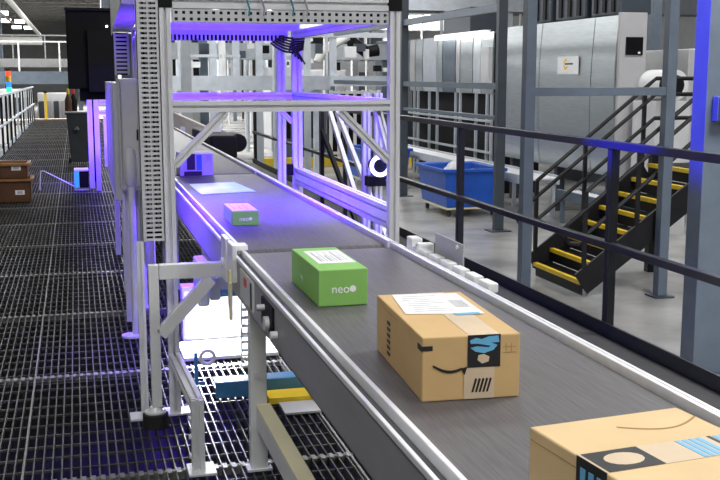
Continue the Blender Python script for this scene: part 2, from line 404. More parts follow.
MB().box(GX0-.012,GX0-.008,GY0+.03,GY1+.3,.80,1.62).box(GX0-.012,GX0-.008,5.2,GY1+.3,.35,.80).build('spill_shield', 'offwhite', g)  # added panel, keeps violet spill off the control cabinet and pole
area('fill_gantry_under', (GX0-.03,5.6,.79), (.20,5.4,.0), .8, .03, 6, VIO, 1.1, (0,1,0))  # fill light added for the blue patches on the grating, no bar modelled
MB().box(GX0+.03,GX0+.05,GY0+.3,GY1-.3,1.60,1.64).build('led_bar', 'black', g)
area('lamp_gantry_side', (GX0+.06,5.5,1.60), (1.25,5.7,.9), 1.2, .05, 15, VIO, 2.2, (0,1,0))
area('lamp_gantry_down', (GX0+.02,5.3,1.40), (GX0+.08,5.3,.5), 1.2, .03, 48, VIO, 1.9, (0,1,0))
# cable loom and hanging cables
def sag(a, b, d, n=10):
    a = Vector(a); b = Vector(b); return [a.lerp(b, i/n)-Vector((0,0,d*4*(i/n)*(1-i/n))) for i in range(n+1)]
k = MB()
for q in range(6):
    k.tube(sag((GX1-.10-q*.012,GY1-.06,1.655-q*.008),(GX1+.05,GY1-.07+q*.008,1.64-q*.012),.008+.006*q), .007, 6)
    k.tube(sag((GX1-.02,GY1-.07,1.65-q*.01),(GX1-.05+.02*q,GY1-.08,1.56-.015*q),.0), .006, 6)
k.build('cable_loom', 'cable', g, smooth=True)
for (px, m) in ((248,'tealcable'),(263,'greycable'),(292,'tealcable'),(306,'greycable')):
    a = at(px-5, -12, GY0-.04); b = at(px+1, 16, GY0-.035)
    MB().tube([a, a.lerp(b,.4)+Vector((.006,0,0)), a.lerp(b,.75)+Vector((.008,-.004,0)), b], .004, 6).build('hanging_cable', m, g, smooth=True)
area('fill_hood', (.29,6.0,1.46), (.287,6.05,1.72), .03, .5, 1.6, VIO, 2.6)  # fill light added to turn the hood underside blue
MB().box(.18,2.1,GY0+.03,7.3,GT+.345,GT+.37).build('shade_panel','offwhite',g)  # added above the view to shade the gantry from the neutral light
# sensor block on the rear left post
MB().box(GX0+.03,GX0+.16,GY1-.08,GY1-.04,1.40,1.435).build('sensor_block', 'offwhite', g, bevel=.004)
k = MB().box(GX1-.06,GX1-.02,GY1-.04,GY1+.0,.80,.87); k.build('hinge_block', 'black', g, bevel=.004)
# hood panel on the aisle side
h = MB().box(.225,.33,5.3,5.31,1.76,2.3); h.add([(.225,5.3,1.76),(.225,6.75,1.66),(.225,6.75,2.3),(.225,5.3,2.3),(.229,5.3,1.76),(.229,6.75,1.66),(.229,6.75,2.3),(.229,5.3,2.3)],[(0,1,2,3),(4,7,6,5),(0,4,5,1),(3,2,6,7),(0,3,7,4),(1,5,6,2)])
h.build('hood_panel', 'offwhite', g)
MB().add([(.229,5.31,1.78),(.345,5.31,1.78),(.345,6.75,1.68),(.229,6.75,1.68),(.229,5.31,1.785),(.345,5.31,1.785),(.345,6.75,1.685),(.229,6.75,1.685)],[(0,3,2,1),(4,5,6,7),(0,1,5,4),(1,2,6,5),(2,3,7,6),(3,0,4,7)]).build('hood_floor', 'offwhite', g)
mb = MB()
for q in range(10): mb.box(.232,.318,6.52,6.53,1.43+q*.024,1.444+q*.024)
mb.box(.232,.242,6.515,6.56,1.42,1.67).box(.308,.318,6.515,6.56,1.42,1.67)
k = mb.build('vertical_cable_duct', 'duct', g)
MB().box(.243,.307,6.545,6.55,1.42,1.67).build('duct_backing', 'black', k)

# ------------------------------------------------------------------ aisle side enclosures
t = thing('control_cabinet', 'off-white electrical cabinet on posts beside the tall slotted duct', 'cabinet', (.28,6.1,0))
MB().box(.226,.332,6.0,6.25,.78,1.40).build('body', 'offwhite', t, bevel=.004)
MB().box(.238,.328,5.992,5.9985,.80,1.385).build('door', 'offwhite', t, bevel=.002)
MB().box(.232,.236,5.985,6.0,.79,1.39).build('hinge_strip', 'endgrey', t)
MB().box(.318,.326,5.98,5.991,1.06,1.12).build('handle', 'black', t)
for x in (.25,.31): MB().tslot((x,6.12,.001),(x,6.12,.779),.03).build('leg', 'alu', t)
t = thing('terminal_cabinet', 'violet lit long cabinet behind the off-white control cabinet', 'cabinet', (.27,7.4,0))
MB().box(.225,.33,6.9,8.6,.62,1.37).build('body', 'offwhite', t, bevel=.004)
MB().box(.222,.2245,7.0,7.6,.68,1.33).build('door', 'offwhite', t)
MB().box(.222,.2245,7.7,8.4,.68,1.33).build('door', 'offwhite', t)
for y in (7.0,8.5): MB().tslot((.28,y,.001),(.28,y,.619),.04).build('leg', 'alu', t)
t = thing('guide_frame', 'violet lit upright aluminium frame with a top arm beside the walkway', 'frame', (.22,13.4,0))
MB().tslot((.155,13.4,.03),(.155,13.4,1.12),.06).build('post', 'alu', t)
MB().tslot((.235,13.4,.0),(.235,13.4,1.12),.06).build('post', 'alu', t)
MB().tslot((.27,13.4,1.09),(.47,13.4,1.09),.06).build('arm', 'alu', t)
MB().tslot((.27,13.4,.96),(.47,13.4,.96),.06).build('arm', 'alu', t)
MB().tslot((.36,13.4,.3),(.36,13.4,.92),.09).build('upright', 'alu', t)
t = thing('floor_sensor', 'black boxy sensor with a blue glowing end low beside the walkway', 'sensor', (-.02,13.6,0))
MB().box(.0,.115,13.45,13.7,.035,.24).build('body', 'black', t, bevel=.01)
MB().box(-.06,-.002,13.45,13.7,.035,.24).build('end_cap', 'bluelamp', t, bevel=.01)
MB().box(-.06,.115,13.43,13.72,.243,.262).build('top_plate', 'white_paint', t)
MB().box(-.06,.115,13.47,13.70,.0015,.034).build('base', 'alu', t)
MB().tube([(-.065,13.5,.05),(-.25,13.55,.15),(-.42,13.6,.24),(-.46,13.6,.24)],.007,6).build('arm', 'alu', t)
MB().tube([(-.46,13.6,.24),(-.48,13.6,.002)],.007,6).build('leg', 'alu', t)
t = thing('stanchion_pole', 'pale grey round pole with a thick collar standing on the grating', 'pole', (.26,5.75,0))
MB().cyl((.268,5.75,.014),(.268,5.75,1.0),.019,16).build('pole', 'offwhite', t, smooth=True)
MB().lathe((.268,5.75,0),[(.024,.83),(.031,.84),(.031,.99),(.022,1.03),(.008,1.04)],16).build('collar', 'offwhite', t, smooth=True)
MB().lathe((.25,5.75,0),[(.06,.001),(.06,.012),(.02,.014)],18).build('base_plate', 'alu', t, smooth=True)
# black screen hood
t = thing('display_hood', 'large black screen housing with a top flange above the walkway', 'display', (.2,14.6,0))
MB().box(-.09,.50,14.3,14.9,1.24,2.24).build('housing', 'black', t, bevel=.01)
MB().box(-.10,.58,14.25,14.95,2.241,2.275).build('top_flange', 'black_gloss', t)
MB().box(.17,.50,14.22,14.298,1.20,2.0).build('screen', 'black_gloss', t, bevel=.004)
MB().cyl((.42,14.219,2.04),(.42,14.20,2.04),.014,10).build('indicator_lamp', 'lamp', t)
MB().box(.05,.42,14.4,14.8,1.08,1.238).build('bracket', 'black', t)
MB().box(.18,.26,14.5,14.6,.001,1.079).build('stand', 'black', t)
area('lamp_aisle_violet', (.15,12.1,1.9), (.22,13.4,.6), .4, .1, 13, VIO, .7)
area('lamp_aisle_cabinet', (-.25,8.0,1.5), (.225,7.8,1.0), 1.2, .06, 5, VIO, 1.2, (0,1,0))
# wheeled bin and bottles
t = thing('waste_bin', 'tall dark grey wheeled waste bin on the grating aisle', 'bin', (.03,17.5,0))
b = MB(); v0 = (-.11,.17,17.3,17.7); v1 = (-.16,.22,17.24,17.76)
b.add([(v0[0],v0[2],.05),(v0[1],v0[2],.05),(v0[1],v0[3],.05),(v0[0],v0[3],.05),(v1[0],v1[2],.80),(v1[1],v1[2],.80),(v1[1],v1[3],.80),(v1[0],v1[3],.80)],[(0,3,2,1),(4,5,6,7),(0,1,5,4),(1,2,6,5),(2,3,7,6),(3,0,4,7)])
b.build('body', 'bin', t, bevel=.02)
MB().box(-.18,.24,17.22,17.78,.80,.835).build('rim', 'bin', t, bevel=.01)
MB().box(-.17,.23,17.22,17.78,.836,.85).build('lid', 'white_paint', t)
for x in (-.13,.19): MB().cyl((x-.02,17.66,.052),(x+.02,17.66,.052),.05,14).build('wheel', 'rubber', t)
MB().lathe((-.01,17.22,.52),[(.03,0),(.05,.05),(.02,.1)],10).build('handle', 'bin', t, smooth=True)
proto = None
for i, (x, y, lab) in enumerate(((-.12,17.4,'brown bottle with yellow cap on the bin lid nearest the aisle'),(-.04,17.5,'dark bottle beside the yellow capped one on the bin lid'))):
    t = thing('spray_bottle', lab, 'bottle', (x,y,.8505), 'bottles on the waste bin')
    MB().lathe((x,y,.8505),[(.05,0),(.055,.02),(.055,.18),(.03,.24),(.02,.27)],14).build('body', 'brown' if i==0 else 'black', t, smooth=True)
    MB().lathe((x,y,.8505),[(.024,.271),(.026,.33),(.012,.36)],12).build('cap', 'yellow' if i==0 else 'red', t, smooth=True)
# brown totes, stacked
def tote(label, z, x0=-1.12, x1=-.50, y0=12.3, y1=12.75, h=.27):
    t = thing('tote', label, 'tote', ((x0+x1)/2,(y0+y1)/2,z), 'brown totes stacked on the grating')
    b = MB(); q = .03
    b.box(x0+q,x1-q,y0+q,y1-q,z+.002,z+.014)
    for (a,c,d,e) in ((x0+q,x1-q,y0+q,y0+q+.012),(x0+q,x1-q,y1-q-.012,y1-q),(x0+q,x0+q+.012,y0+q,y1-q),(x1-q-.012,x1-q,y0+q,y1-q)): b.box(a,c,d,e,z+.014,z+h-.03)
    b.build('body', 'brown', t, bevel=.004)
    r = MB()
    for (a,c,d,e) in ((x0,x1,y0,y0+.04),(x0,x1,y1-.04,y1),(x0,x0+.04,y0+.04,y1-.04),(x1-.04,x1,y0+.04,y1-.04)): r.box(a,c,d,e,z+h-.03,z+h)
    r.build('rim', 'amber', t, bevel=.004)
    MB().box(x1-.20,x1-.10,y0+q-.006,y0+q-.0005,z+.09,z+.14).build('label_plate', 'label', t)
    MB().box(x1-.18,x1-.12,y0+q-.0075,y0+q-.0062,z+.10,z+.13).build('label_print', 'print', t)
    return t
tote('brown plastic tote with a white label at the bottom of the stack', .001)
tote('empty brown plastic tote on top of the labelled tote', .275, -1.13, -.53, h=.17)

# ------------------------------------------------------------------ below the conveyor
t = thing('light_panel', 'glowing white light panel box standing under the conveyor', 'light panel', (.68,5.6,0))
MB().box(.50,.86,5.5,5.62,.02,.31).build('housing', 'white_paint', t, bevel=.003)
MB().box(.515,.845,5.493,5.4985,.035,.285).build('diffuser', 'panel', t)
MB().box(.47,.95,5.15,5.49,.003,.02).build('base_plate', 'white_paint', t)
area('lamp_light_panel', (.68,5.48,.17), (.72,4.2,.0), .3, .22, 22, (.95,.96,1))
t = thing('lower_cover', 'lavender tinted sheet cover hung below the conveyor side', 'cover', (.7,5.2,.33))
MB().box(.57,1.15,5.15,5.16,.36,.58).build('sheet', 'offwhite', t)
MB().box(.57,1.15,5.12,5.18,.33,.357).build('bottom_rail', 'bluepaint', t)
tag(MB().box(.545,1.16,4.50,4.515,.001,.075).box(.545,1.16,4.515,4.60,.067,.075).build('cross_member', 'bluepaint', bevel=.003), 'blue painted steel channel lying across the grating under the conveyor', 'channel')
tag(MB().box(.76,1.16,4.36,4.485,.001,.028).build('tape_strip', 'yellow'), 'yellow painted kick bar in front of the blue channel', 'bar')
tag(MB().box(.80,1.16,4.20,4.355,.001,.010).build('floor_plate', 'endgrey'), 'small grey cover plate next to the yellow kick bar', 'plate')
t = thing('hook_bracket', 'blue edged white bracket standing by the short gantry leg', 'bracket', (.46,4.3,0))
MB().box(.452,.468,4.48,4.496,.09,.22).build('upright', 'bluepaint', t)
MB().ring((.51,4.48,.20),.03,.009,(0,1,0),18).build('ring', 'white_paint', t, smooth=True)
MB().box(.44,.50,4.485,4.495,.076,.09).build('base', 'bluepaint', t)
t = thing('perforated_strut', 'perforated silver strut standing under the conveyor seam', 'strut', (.72,4.9,0))
mb = MB(); mb.box(.72,.728,4.9,4.905,.021,.60).box(.752,.76,4.9,4.905,.021,.60)
for q in range(15): mb.box(.728,.752,4.9005,4.9045,.021+q*.04,.035+q*.04)
mb.build('strut', 'alu_bright', t)

# ------------------------------------------------------------------ parcels
Z = .7506
def carton(name, label, cat, x0, x1, y0, y1, h, m, rot=0., group=None):
    cx, cy = (x0+x1)/2, (y0+y1)/2
    t = thing(name, label, cat, (cx,cy,Z), group)
    MB().box(x0,x1,y0,y1,Z,Z+h).build('body', m, t, bevel=.003)
    t.rotation_euler.z = rot
    return t
# brown box with the black taped label
x0,x1,y0,y1,h = .666,.878,1.985,2.42,.137
t = carton('cardboard_box', 'brown cardboard box with a black and blue tape patch beside the green box', 'box', x0,x1,y0,y1,h,'card', -math.radians(3.6), 'brown cardboard boxes on the belt')
t.location.x += .013; t.location.y -= .003
zt = Z+h; ux, uz = (1,0,0), (0,0,1)
MB().box(.766,.832,y0-.0008,y1-.004,zt+.0002,zt+.0008).build('tape', 'kraft', t)
MB().box(.763,.834,y0-.0016,y0-.0004,zt-.068,zt+.001).build('tape_patch', 'ink', t)
MB().plate((.763,y0-.0017,zt-.004),ux,uz,[(.004,-.006),(.018,-.001),(.03,-.004),(.045,.001),(.066,.002),(.068,-.012),(.05,-.012),(.064,-.018),(.055,-.028),(.035,-.034),(.016,-.03),(.006,-.022),(.02,-.019),(.045,-.022),(.05,-.019),(.02,-.013),(.006,-.013)]).build('wave_print', 'lightblue', t)
MB().plate((.79,y0-.0017,zt-.052),ux,uz,[(-.006,0),(.004,-.008),(.018,-.004),(.02,.006),(.008,.012),(-.004,.01)]).build('pale_patch', 'kraft', t)
MB().box(.756,.822,y0-.0014,y0-.0004,Z+.002,zt-.069).build('tape_end', 'kraft', t)
k = MB()
for q in range(5): k.plate((.772+.008*q,y0-.0016,Z+.016),ux,uz,[(0,0),(.004,0),(.012,.028),(.008,.03)])
k.build('tape_print', 'ink', t)
# smile arrow
sm = [(-.056+i*.0062, .016-.021*math.sin(PI*(i/10)*.62+.35)) for i in range(11)]
k = MB(); pts = [(a,b+.0022) for a,b in sm]+[(a,b-.0022-.0015*math.sin(PI*i/10)) for i,(a,b) in reversed(list(enumerate(sm)))]
k.plate((.745,y0-.001,Z+.068),ux,uz,pts)
k.plate((.745,y0-.001,Z+.068),ux,uz,[(.004,.0),(.018,.004),(.012,-.014),(.008,-.008)])
k.build('smile_arrow', 'ink', t)
k = MB().box(x0-.001,x0+.022,y0-.001,y0+.0,zt-.028,zt-.018).box(x0-.0012,x0,y0-.001,y0+.035,zt-.03,zt-.018); k.build('edge_mark', 'ink', t)
k = MB()
for q in range(6): k.box(x0-.001,x0+.0002,y1-.145,y1-.115,Z+.02+q*.0145,Z+.028+q*.0145)
k.build('side_print', 'ink', t)
MB().box(x0-.0006,x0+.0002,y0+.004,y1-.004,zt-.0,zt+.0002).box(x0-.0005,x0,y1-.22,y1-.05,Z+.122,Z+.1225).build('seam', 'card_edge', t)
k = MB().box(.84,.868,y0-.001,y0,zt-.028,zt-.027).box(.84,.868,y0-.001,y0,zt-.040,zt-.039).box(.846,.847,y0-.001,y0,zt-.04,zt-.02).box(.858,.859,y0-.001,y0,zt-.04,zt-.02); k.build('care_mark', 'card_edge', t)
l = MB(); l.add([(.684,2.20,zt+.0009),(.86,2.17,zt+.0009),(.86,2.395,zt+.0009),(.70,2.408,zt+.0009),(.684,2.20,zt+.0018),(.86,2.17,zt+.0018),(.86,2.395,zt+.0018),(.70,2.408,zt+.0018)],[(0,3,2,1),(4,5,6,7),(0,1,5,4),(1,2,6,5),(2,3,7,6),(3,0,4,7)])
lb = l.build('shipping_label', 'label', t)
k = MB()
for q in range(9): k.box(.71+.004*(q%3),.80-.012*(q%4),2.215+q*.02,2.219+q*.02,zt+.0019,zt+.0022)
for q in range(12): k.box(.815+q*.003,.8163+q*.003,2.24,2.32,zt+.0019,zt+.0022)
k.build('label_print', 'print', lb)
MB().box(.79,.85,2.165,2.185,zt+.0019,zt+.0022).build('label_band', 'lightblue', lb)
# nearest box
x0,x1,y0,y1,h = .640,.905,1.03,1.405,.15
t = carton('cardboard_box', 'pale brown cardboard box cut by the bottom edge of the photo', 'box', x0,x1,y0,y1,h,'card_pale', math.radians(6), 'brown cardboard boxes on the belt')
t.location.x += .014
zt = Z+h
MB().box(x0+.001,x1-.001,1.205,1.275,zt+.0002,zt+.0008).build('tape', 'kraft', t)
k = MB().box(.645,.735,1.205,1.275,zt+.0009,zt+.0014).box(x0-.0012,x0-.0002,1.203,1.275,zt-.075,zt+.0014); k.build('tape_patch', 'ink', t)
MB().plate((.692,1.24,zt+.0015),(1,0,0),(0,1,0),[(.03*math.cos(a*PI/8),.022*math.sin(a*PI/8)) for a in range(16)],.0005).build('pale_patch', 'kraft', t)
for q in range(3): MB().box(x0-.002,x0-.0013,1.212+q*.02,1.224+q*.02,zt-.06,zt-.012).build('tape_stripe','lightblue',t)
k = MB()
for q in range(4): k.box(.80+q*.012,.808+q*.012,1.206,1.273,zt+.0009,zt+.0014)
for q in range(2): k.box(.865+q*.012,.873+q*.012,1.222,1.272,zt+.0009,zt+.0014)
k.build('wave_print', 'lightblue', t)
k = MB().box(.856,.862,1.206,1.273,zt+.0009,zt+.0014).box(.888,.9,1.21,1.273,zt+.0009,zt+.0014); k.build('tape_print', 'ink', t)
k = MB()
pts = []
for i in range(13): pts.append((-.07+i*.0117, .035-.03*math.sin(PI*i/12)))
pp = [(a,b+.002) for a,b in pts]+[(a,b-.002) for a,b in reversed(pts)]
k.plate((.83,1.32,zt+.0006),(1,0,0),(0,1,0),pp,.0004); k.build('smile_arrow', 'card_edge', t)
MB().box(x0-.0006,x0,y0+.004,y1-.004,zt-.018,zt-.017).build('seam', 'card_edge', t)
# green boxes
def greenbox(label, x0,x1,y0,y1,h, lab, word, size):
    t = carton('green_box', label, 'box', x0,x1,y0,y1,h,'green', 0, 'green boxes on the belt'); zt = Z+h
    l = MB().box(*lab,zt+.0003,zt+.001).build('shipping_label', 'label', t); k = MB()
    n = 9
    for q in range(n):
        a = lab[0]+(lab[1]-lab[0])*(.12+.8*q/n); k.box(a,a+(lab[1]-lab[0])*(.02+.03*(q%3==0)),lab[2]+(lab[3]-lab[2])*.15,lab[3]-(lab[3]-lab[2])*(.12+.3*(q%2)),zt+.0011,zt+.0013)
    k.build('label_print', 'print', l)
    c = (x0+(x1-x0)*.47,y0-.0006,Z+h*.46)
    text(word, size, 'logo_text', 'white_ink', t, (c[0]-.004,c[1],c[2]), (1,0,0), (0,0,1))
    MB().cyl((c[0]+size*.92,y0+.0002,c[2]),(c[0]+size*.92,y0-.001,c[2]),size*.27,14).build('logo_dot', 'white_ink', t)
    return t
t = greenbox('larger green box with a white label nearest the brown box', .660,.808,2.925,3.325,.109,(.685,.80,3.03,3.26),'neo',.036)
MB().plate((.6598,3.18,.80),(0,-1,0),(0,0,1),[(0,0),(.02,-.006),(.03,-.014),(.028,-.010)],.0006).build('side_print', 'white_ink', t)
greenbox('smaller green box with a pale top lying under the gantry', .655,.775,4.65,4.95,.066,(.659,.771,4.67,4.94),'neo',.028)
# envelope
e = MB(); q = [(.665,5.95),(.99,6.02),(.945,6.60),(.655,6.52)]
n = 8; vs = []
for j in range(n+1):
    for i in range(n+1):
        a = Vector(q[0]).lerp(Vector(q[1]), i/n); b = Vector(q[3]).lerp(Vector(q[2]), i/n); p = a.lerp(b, j/n)
        ed = min(i, n-i, j, n-j); vs.append((p.x,p.y,Z+.001+.009*min(1,ed/2)+random.uniform(0,.002)))
fs = [(j*(n+1)+i, j*(n+1)+i+1, (j+1)*(n+1)+i+1, (j+1)*(n+1)+i) for j in range(n) for i in range(n)]
e.add(vs, fs); e.add([(x,y,Z) for x,y in q],[(0,1,2,3)])
tag(e.build('padded_mailer', 'mailer', smooth=True), 'flat pale cyan mailer lying on the violet lit belt', 'envelope')
t = carton('far_carton', 'violet lit carton with dark tape beyond the mailer on the belt', 'box', .655,.876,7.33-.24,7.62-.24,.148,'lilac')
MB().box(.70,.755,7.0885,7.0898,Z+.04,Z+.147).box(.68,.80,7.0885,7.0898,Z+.002,Z+.03).build('dark_print','ink',t)
MB().box(.765,.80,7.0885,7.0898,Z+.035,Z+.14).build('tape','bluepaint',t)
MB().box(.83,.86,7.0885,7.0898,Z+.10,Z+.135).build('carton_mark','print',t)
# ------------------------------------------------------------------ camera with ring light beyond the gantry
t = thing('ring_light_camera', 'violet machine camera with a glowing ring light beyond the gantry post', 'camera', (1.78,6.6,0))
for (px) in (366, 378): 
    p = at(px, 150, 6.9); MB().tslot((p.x,6.9,.012),(p.x,6.9,1.30),.05).build('post', 'alu', t)
p = at(377,165,6.78)
MB().box(p.x-.07,p.x+.05,6.74,6.84,p.z-.14,p.z-.075).build('mount', 'black', t)
MB().cyl((p.x,6.83,p.z),(p.x,6.72,p.z),.05,20).build('lens_body', 'black', t, smooth=True)
MB().ring((p.x,6.70,p.z),.06,.014,(0,1,0)).build('ring_light', 'ringled', t, smooth=True)
MB().box(p.x-.2,p.x+.1,6.85,6.99,.001,.011).build('base_plate', 'alu', t)
# ladder-like gallows of slanted bars beyond the gantry
t = thing('slanted_guard', 'slanting black and silver guard frame seen through the gantry', 'frame', (2.2,8.6,0))
for (a, b, m) in (((330,112,9.2),(372,240,8.2),'alu'),((337,112,9.2),(390,235,8.2),'alu'),((322,112,9.6),(322,214,9.6),'rail'),((345,130,9.4),(345,215,9.4),'rail'),((322,130,9.6),(360,190,9.0),'rail')):
    p0 = at(a[0],a[1],a[2]); p1 = at(b[0],b[1],b[2]); p1.z = .018; MB().bar(p0,p1,.035).build('bar', m, t)
# ------------------------------------------------------------------ guard rails of the walkway
t = thing('guard_railing', 'black tube railing with toe plate edging the platform', 'railing', (2.76,10,0))
MB().box(2.738,2.782,-1.0,16.95,1.03,1.072).build('top_rail', 'rail', t, bevel=.004)
MB().box(2.738,2.782,-1.0,16.95,.485,.525).build('mid_rail', 'rail', t, bevel=.004)
MB().box(2.735,2.747,-1.0,16.95,-.05,.085).build('toe_plate', 'rail', t)
for y in (.35,2.72,5.09,7.43,9.78,12.1,14.5,16.9): MB().box(2.75,2.80,y-.025,y+.025,-.4,1.03).build('post', 'rail', t, bevel=.004)
struct(MB().box(2.722,2.80,Y0+.05,17.0,-.42,-.405).box(2.722,2.73,Y0+.05,17.0,-1.099,-.001).build('trim_3', 'steel_dark'), 'dark platform edge beam below the black railing trim')
t = thing('walkway_railing', 'galvanised railing with many posts along the grating aisle', 'railing', (-1.3,22,0))
MB().box(-1.325,-1.275,9,35,1.03,1.07).build('top_rail', 'steel_light', t, bevel=.004)
MB().box(-1.325,-1.275,9,35,.50,.54).build('mid_rail', 'steel_light', t, bevel=.004)
MB().box(-1.325,-1.313,9,35,.0,.1).build('toe_plate', 'steel_light', t)
y = 9.3
while y < 35: MB().box(-1.325,-1.285,y-.03,y+.03,.0,1.03).build('post', 'rail' if int(y*10)%5 else 'steel_light', t); y += 1.35
# ------------------------------------------------------------------ steel frame by the stairs
def hcol(mb, x, y, z0, z1, w, d):               # I-section column
    f = .018; mb.box(x-w/2,x-w/2+f,y-d/2,y+d/2,z0,z1).box(x+w/2-f,x+w/2,y-d/2,y+d/2,z0,z1).box(x-w/2+f,x+w/2-f,y-.01,y+.01,z0,z1)
def steelcol(name, label, x, y, w, d, z1, m, tube=True, group=None, cat='column'):
    t = thing(name, label, cat, (x,y,ZF), group); mb = MB()
    if tube: mb.box(x-w/2,x+w/2,y-d/2,y+d/2,ZF+.02,z1)
    else: hcol(mb, x, y, ZF+.02, z1, w, d)
    mb.build('shaft', m, t, bevel=.006 if tube else 0)
    MB().box(x-w/2-.08,x+w/2+.08,y-d/2-.08,y+d/2+.08,ZF+.0005,ZF+.0195).build('base_plate', 'steel_dark', t)
    for sx in (-1,1): MB().cyl((x+sx*(w/2+.05),y-d/2-.05,ZF+.0196),(x+sx*(w/2+.05),y-d/2-.05,ZF+.045),.015,8).build('anchor_bolt', 'alu', t)
    return t
t = thing('steel_portal', 'slate grey steel portal frame standing before the stair and metal cabinet', 'frame', (5.7,10.6,ZF))
for x in (4.705,6.40):
    k = MB().box(x-.058,x+.058,10.49,10.61,ZF+.02,4.2).build('column', 'steel', t, bevel=.006)
    MB().box(x-.12,x+.12,10.43,10.67,ZF+.0005,ZF+.0195).build('base_plate', 'steel_dark', t)
MB().box(4.764,6.341,10.50,10.60,1.195,1.285).build('crossbeam', 'steel', t, bevel=.004)
MB().box(4.764,6.341,10.50,10.60,3.2,3.3).build('crossbeam', 'steel', t, bevel=.004)
t = thing('cable_platform_frame', 'dark slate steel frame with two rails beyond the blue cart', 'frame', (6.58,18.4,ZF))
for y in (15.82,21.0):
    MB().box(6.50,6.65,y-.06,y+.06,ZF+.02,3.6).build('column', 'steel_dark', t, bevel=.006)
    MB().box(6.4,6.75,y-.15,y+.15,ZF+.0005,ZF+.0195).build('base_plate', 'steel_dark', t)
MB().box(6.53,6.62,15.881,20.939,1.19,1.29).build('rail', 'steel', t)
MB().box(6.53,6.62,15.881,20.939,2.42,2.54).build('rail', 'steel', t)
MB().box(6.53,6.62,21.061,27,1.19,1.29).build('rail', 'steel', t)
MB().box(6.53,6.62,21.061,27,2.42,2.54).build('rail', 'steel', t)
MB().box(6.53,6.62,15.881,20.939,.70,.76).build('rail', 'steel', t)
cn = at(701,200,7.55)
t = steelcol('building_column', 'broad slate blue building column lit blue behind the railing', cn.x+.2, 7.65, .40, .20, 5.9, 'steel')
t = thing('conduit_box', 'small blue grey junction box fixed on the broad blue lit column', 'box', (5.2,7.6,1.0))
MB().box(cn.x+.06,cn.x+.30,7.47,7.548,1.05,1.25).build('body', 'steel', t, bevel=.006)
MB().box(cn.x+.07,cn.x+.29,7.46,7.469,1.06,1.24).build('cover', 'steel_dark', t)
# two blue warning beacons
def beacon(label, p, d, e, half, blend, zt=CZ):
    sp = bpy.data.lights.new('beacon_blue', 'SPOT'); sp.energy = e; sp.color = (.012,.008,1.); sp.spot_size = 2*math.radians(half); sp.spot_blend = blend; sp.shadow_soft_size = .03
    so = bpy.data.objects.new('beacon_blue', sp); COL.objects.link(so); p = Vector(p); d = Vector(d).normalized()
    so.location = p+d*.012; so.rotation_euler = d.to_track_quat('-Z','Y').to_euler()
    t = thing('hanging_beacon', label, 'lamp', p, 'blue warning beacons')
    MB().cyl(p-d*.08,p,.045,16).build('housing','black',t,smooth=True)
    q = p-d*.04; MB().cyl(q+Vector((0,0,.046)),(q.x,q.y,zt-.002),.01,8).build('hanger','alu',t)
def aim(az, el): a, e = math.radians(az), math.radians(el); return (math.cos(e)*math.cos(a), math.cos(e)*math.sin(a), math.sin(e))
beacon('blue beacon hanging high beyond the gantry, aimed at the broad column', (1.46,7.72,2.25), aim(-3,-11), 2000, 17, .45)
beacon('blue beacon hanging beside the front gantry post, aimed at the railing', (1.45,4.95,1.86), aim(1,-11), 2200, 27, .3, GT+.344)

# ------------------------------------------------------------------ stairs
t = thing('steel_stair', 'black steel stair with yellow nosings rising to a landing', 'stairs', (5.5,11.3,ZF))
NX, NZ, YA, YB = .22, .173, 10.72, 11.98
for s in range(8):
    x = 5.47+NX*s; z = -.905+NZ*s
    xe = x+NX+.03 if s < 7 else x+2.4
    k = MB(); q = x+.05
    while q < xe: k.box(q,q+.006,YA,YB,z-.03,z); q += .03
    for j in range(12): k.box(x+.045,xe,YA+.05+j*.1,YA+.056+j*.1,z-.02,z-.004)
    k.build('tread', 'stair_black', t) if s < 7 else k.build('landing', 'grate', t)
    MB().box(x-.004,x+.052,YA,YB,z-.045,z+.003).build('nosing', 'yellow', t)
    MB().box(x+.03,x+.04,YA,YB,z-NZ+.005,z-.046).build('riser', 'stair_black', t)
for y in (YA-.03, YB+.03):
    k = MB(); a = (5.47,y,-.935); b = (5.47+NX*7+.02,y,-.905+NZ*7-.12)
    k.bar(a,b,.035,.28); k.build('stringer', 'stair_black', t)
    def hp(x, off): return (x, y, -.905+NZ*(x-5.47)/NX+off)
    for off, nm in ((1.0,'top_rail'),(.80,'hand_rail'),(.50,'mid_rail')):
        xs = 5.50 if off != .80 else 5.28
        pts = [hp(xs,off),hp(7.0,off),(7.1,y,hp(7.1,off)[2]),(9.0,y,hp(7.1,off)[2])]
        if off == .80:
            e0 = Vector(hp(5.28,.80)); pts = [e0+Vector((.16,0,-.22)), e0+Vector((.03,0,-.2)), e0+Vector((-.03,0,-.1))]+pts
        MB().tube(pts,.026,8).build(nm,'stair_black',t,smooth=True)
    for x in (5.50,6.15,6.95,7.8,8.8):
        xx = min(x,7.05); MB().box(x-.022,x+.022,y-.02,y+.02,(hp(xx,0)[2]-.1),hp(xx,1.0)[2]).build('post','stair_black',t)
for (x,y) in ((8.9,YA),(8.9,YB),(7.1,YB)): MB().box(x-.05,x+.05,y-.05,y+.05,ZF+.001,.42).build('leg','stair_black',t)

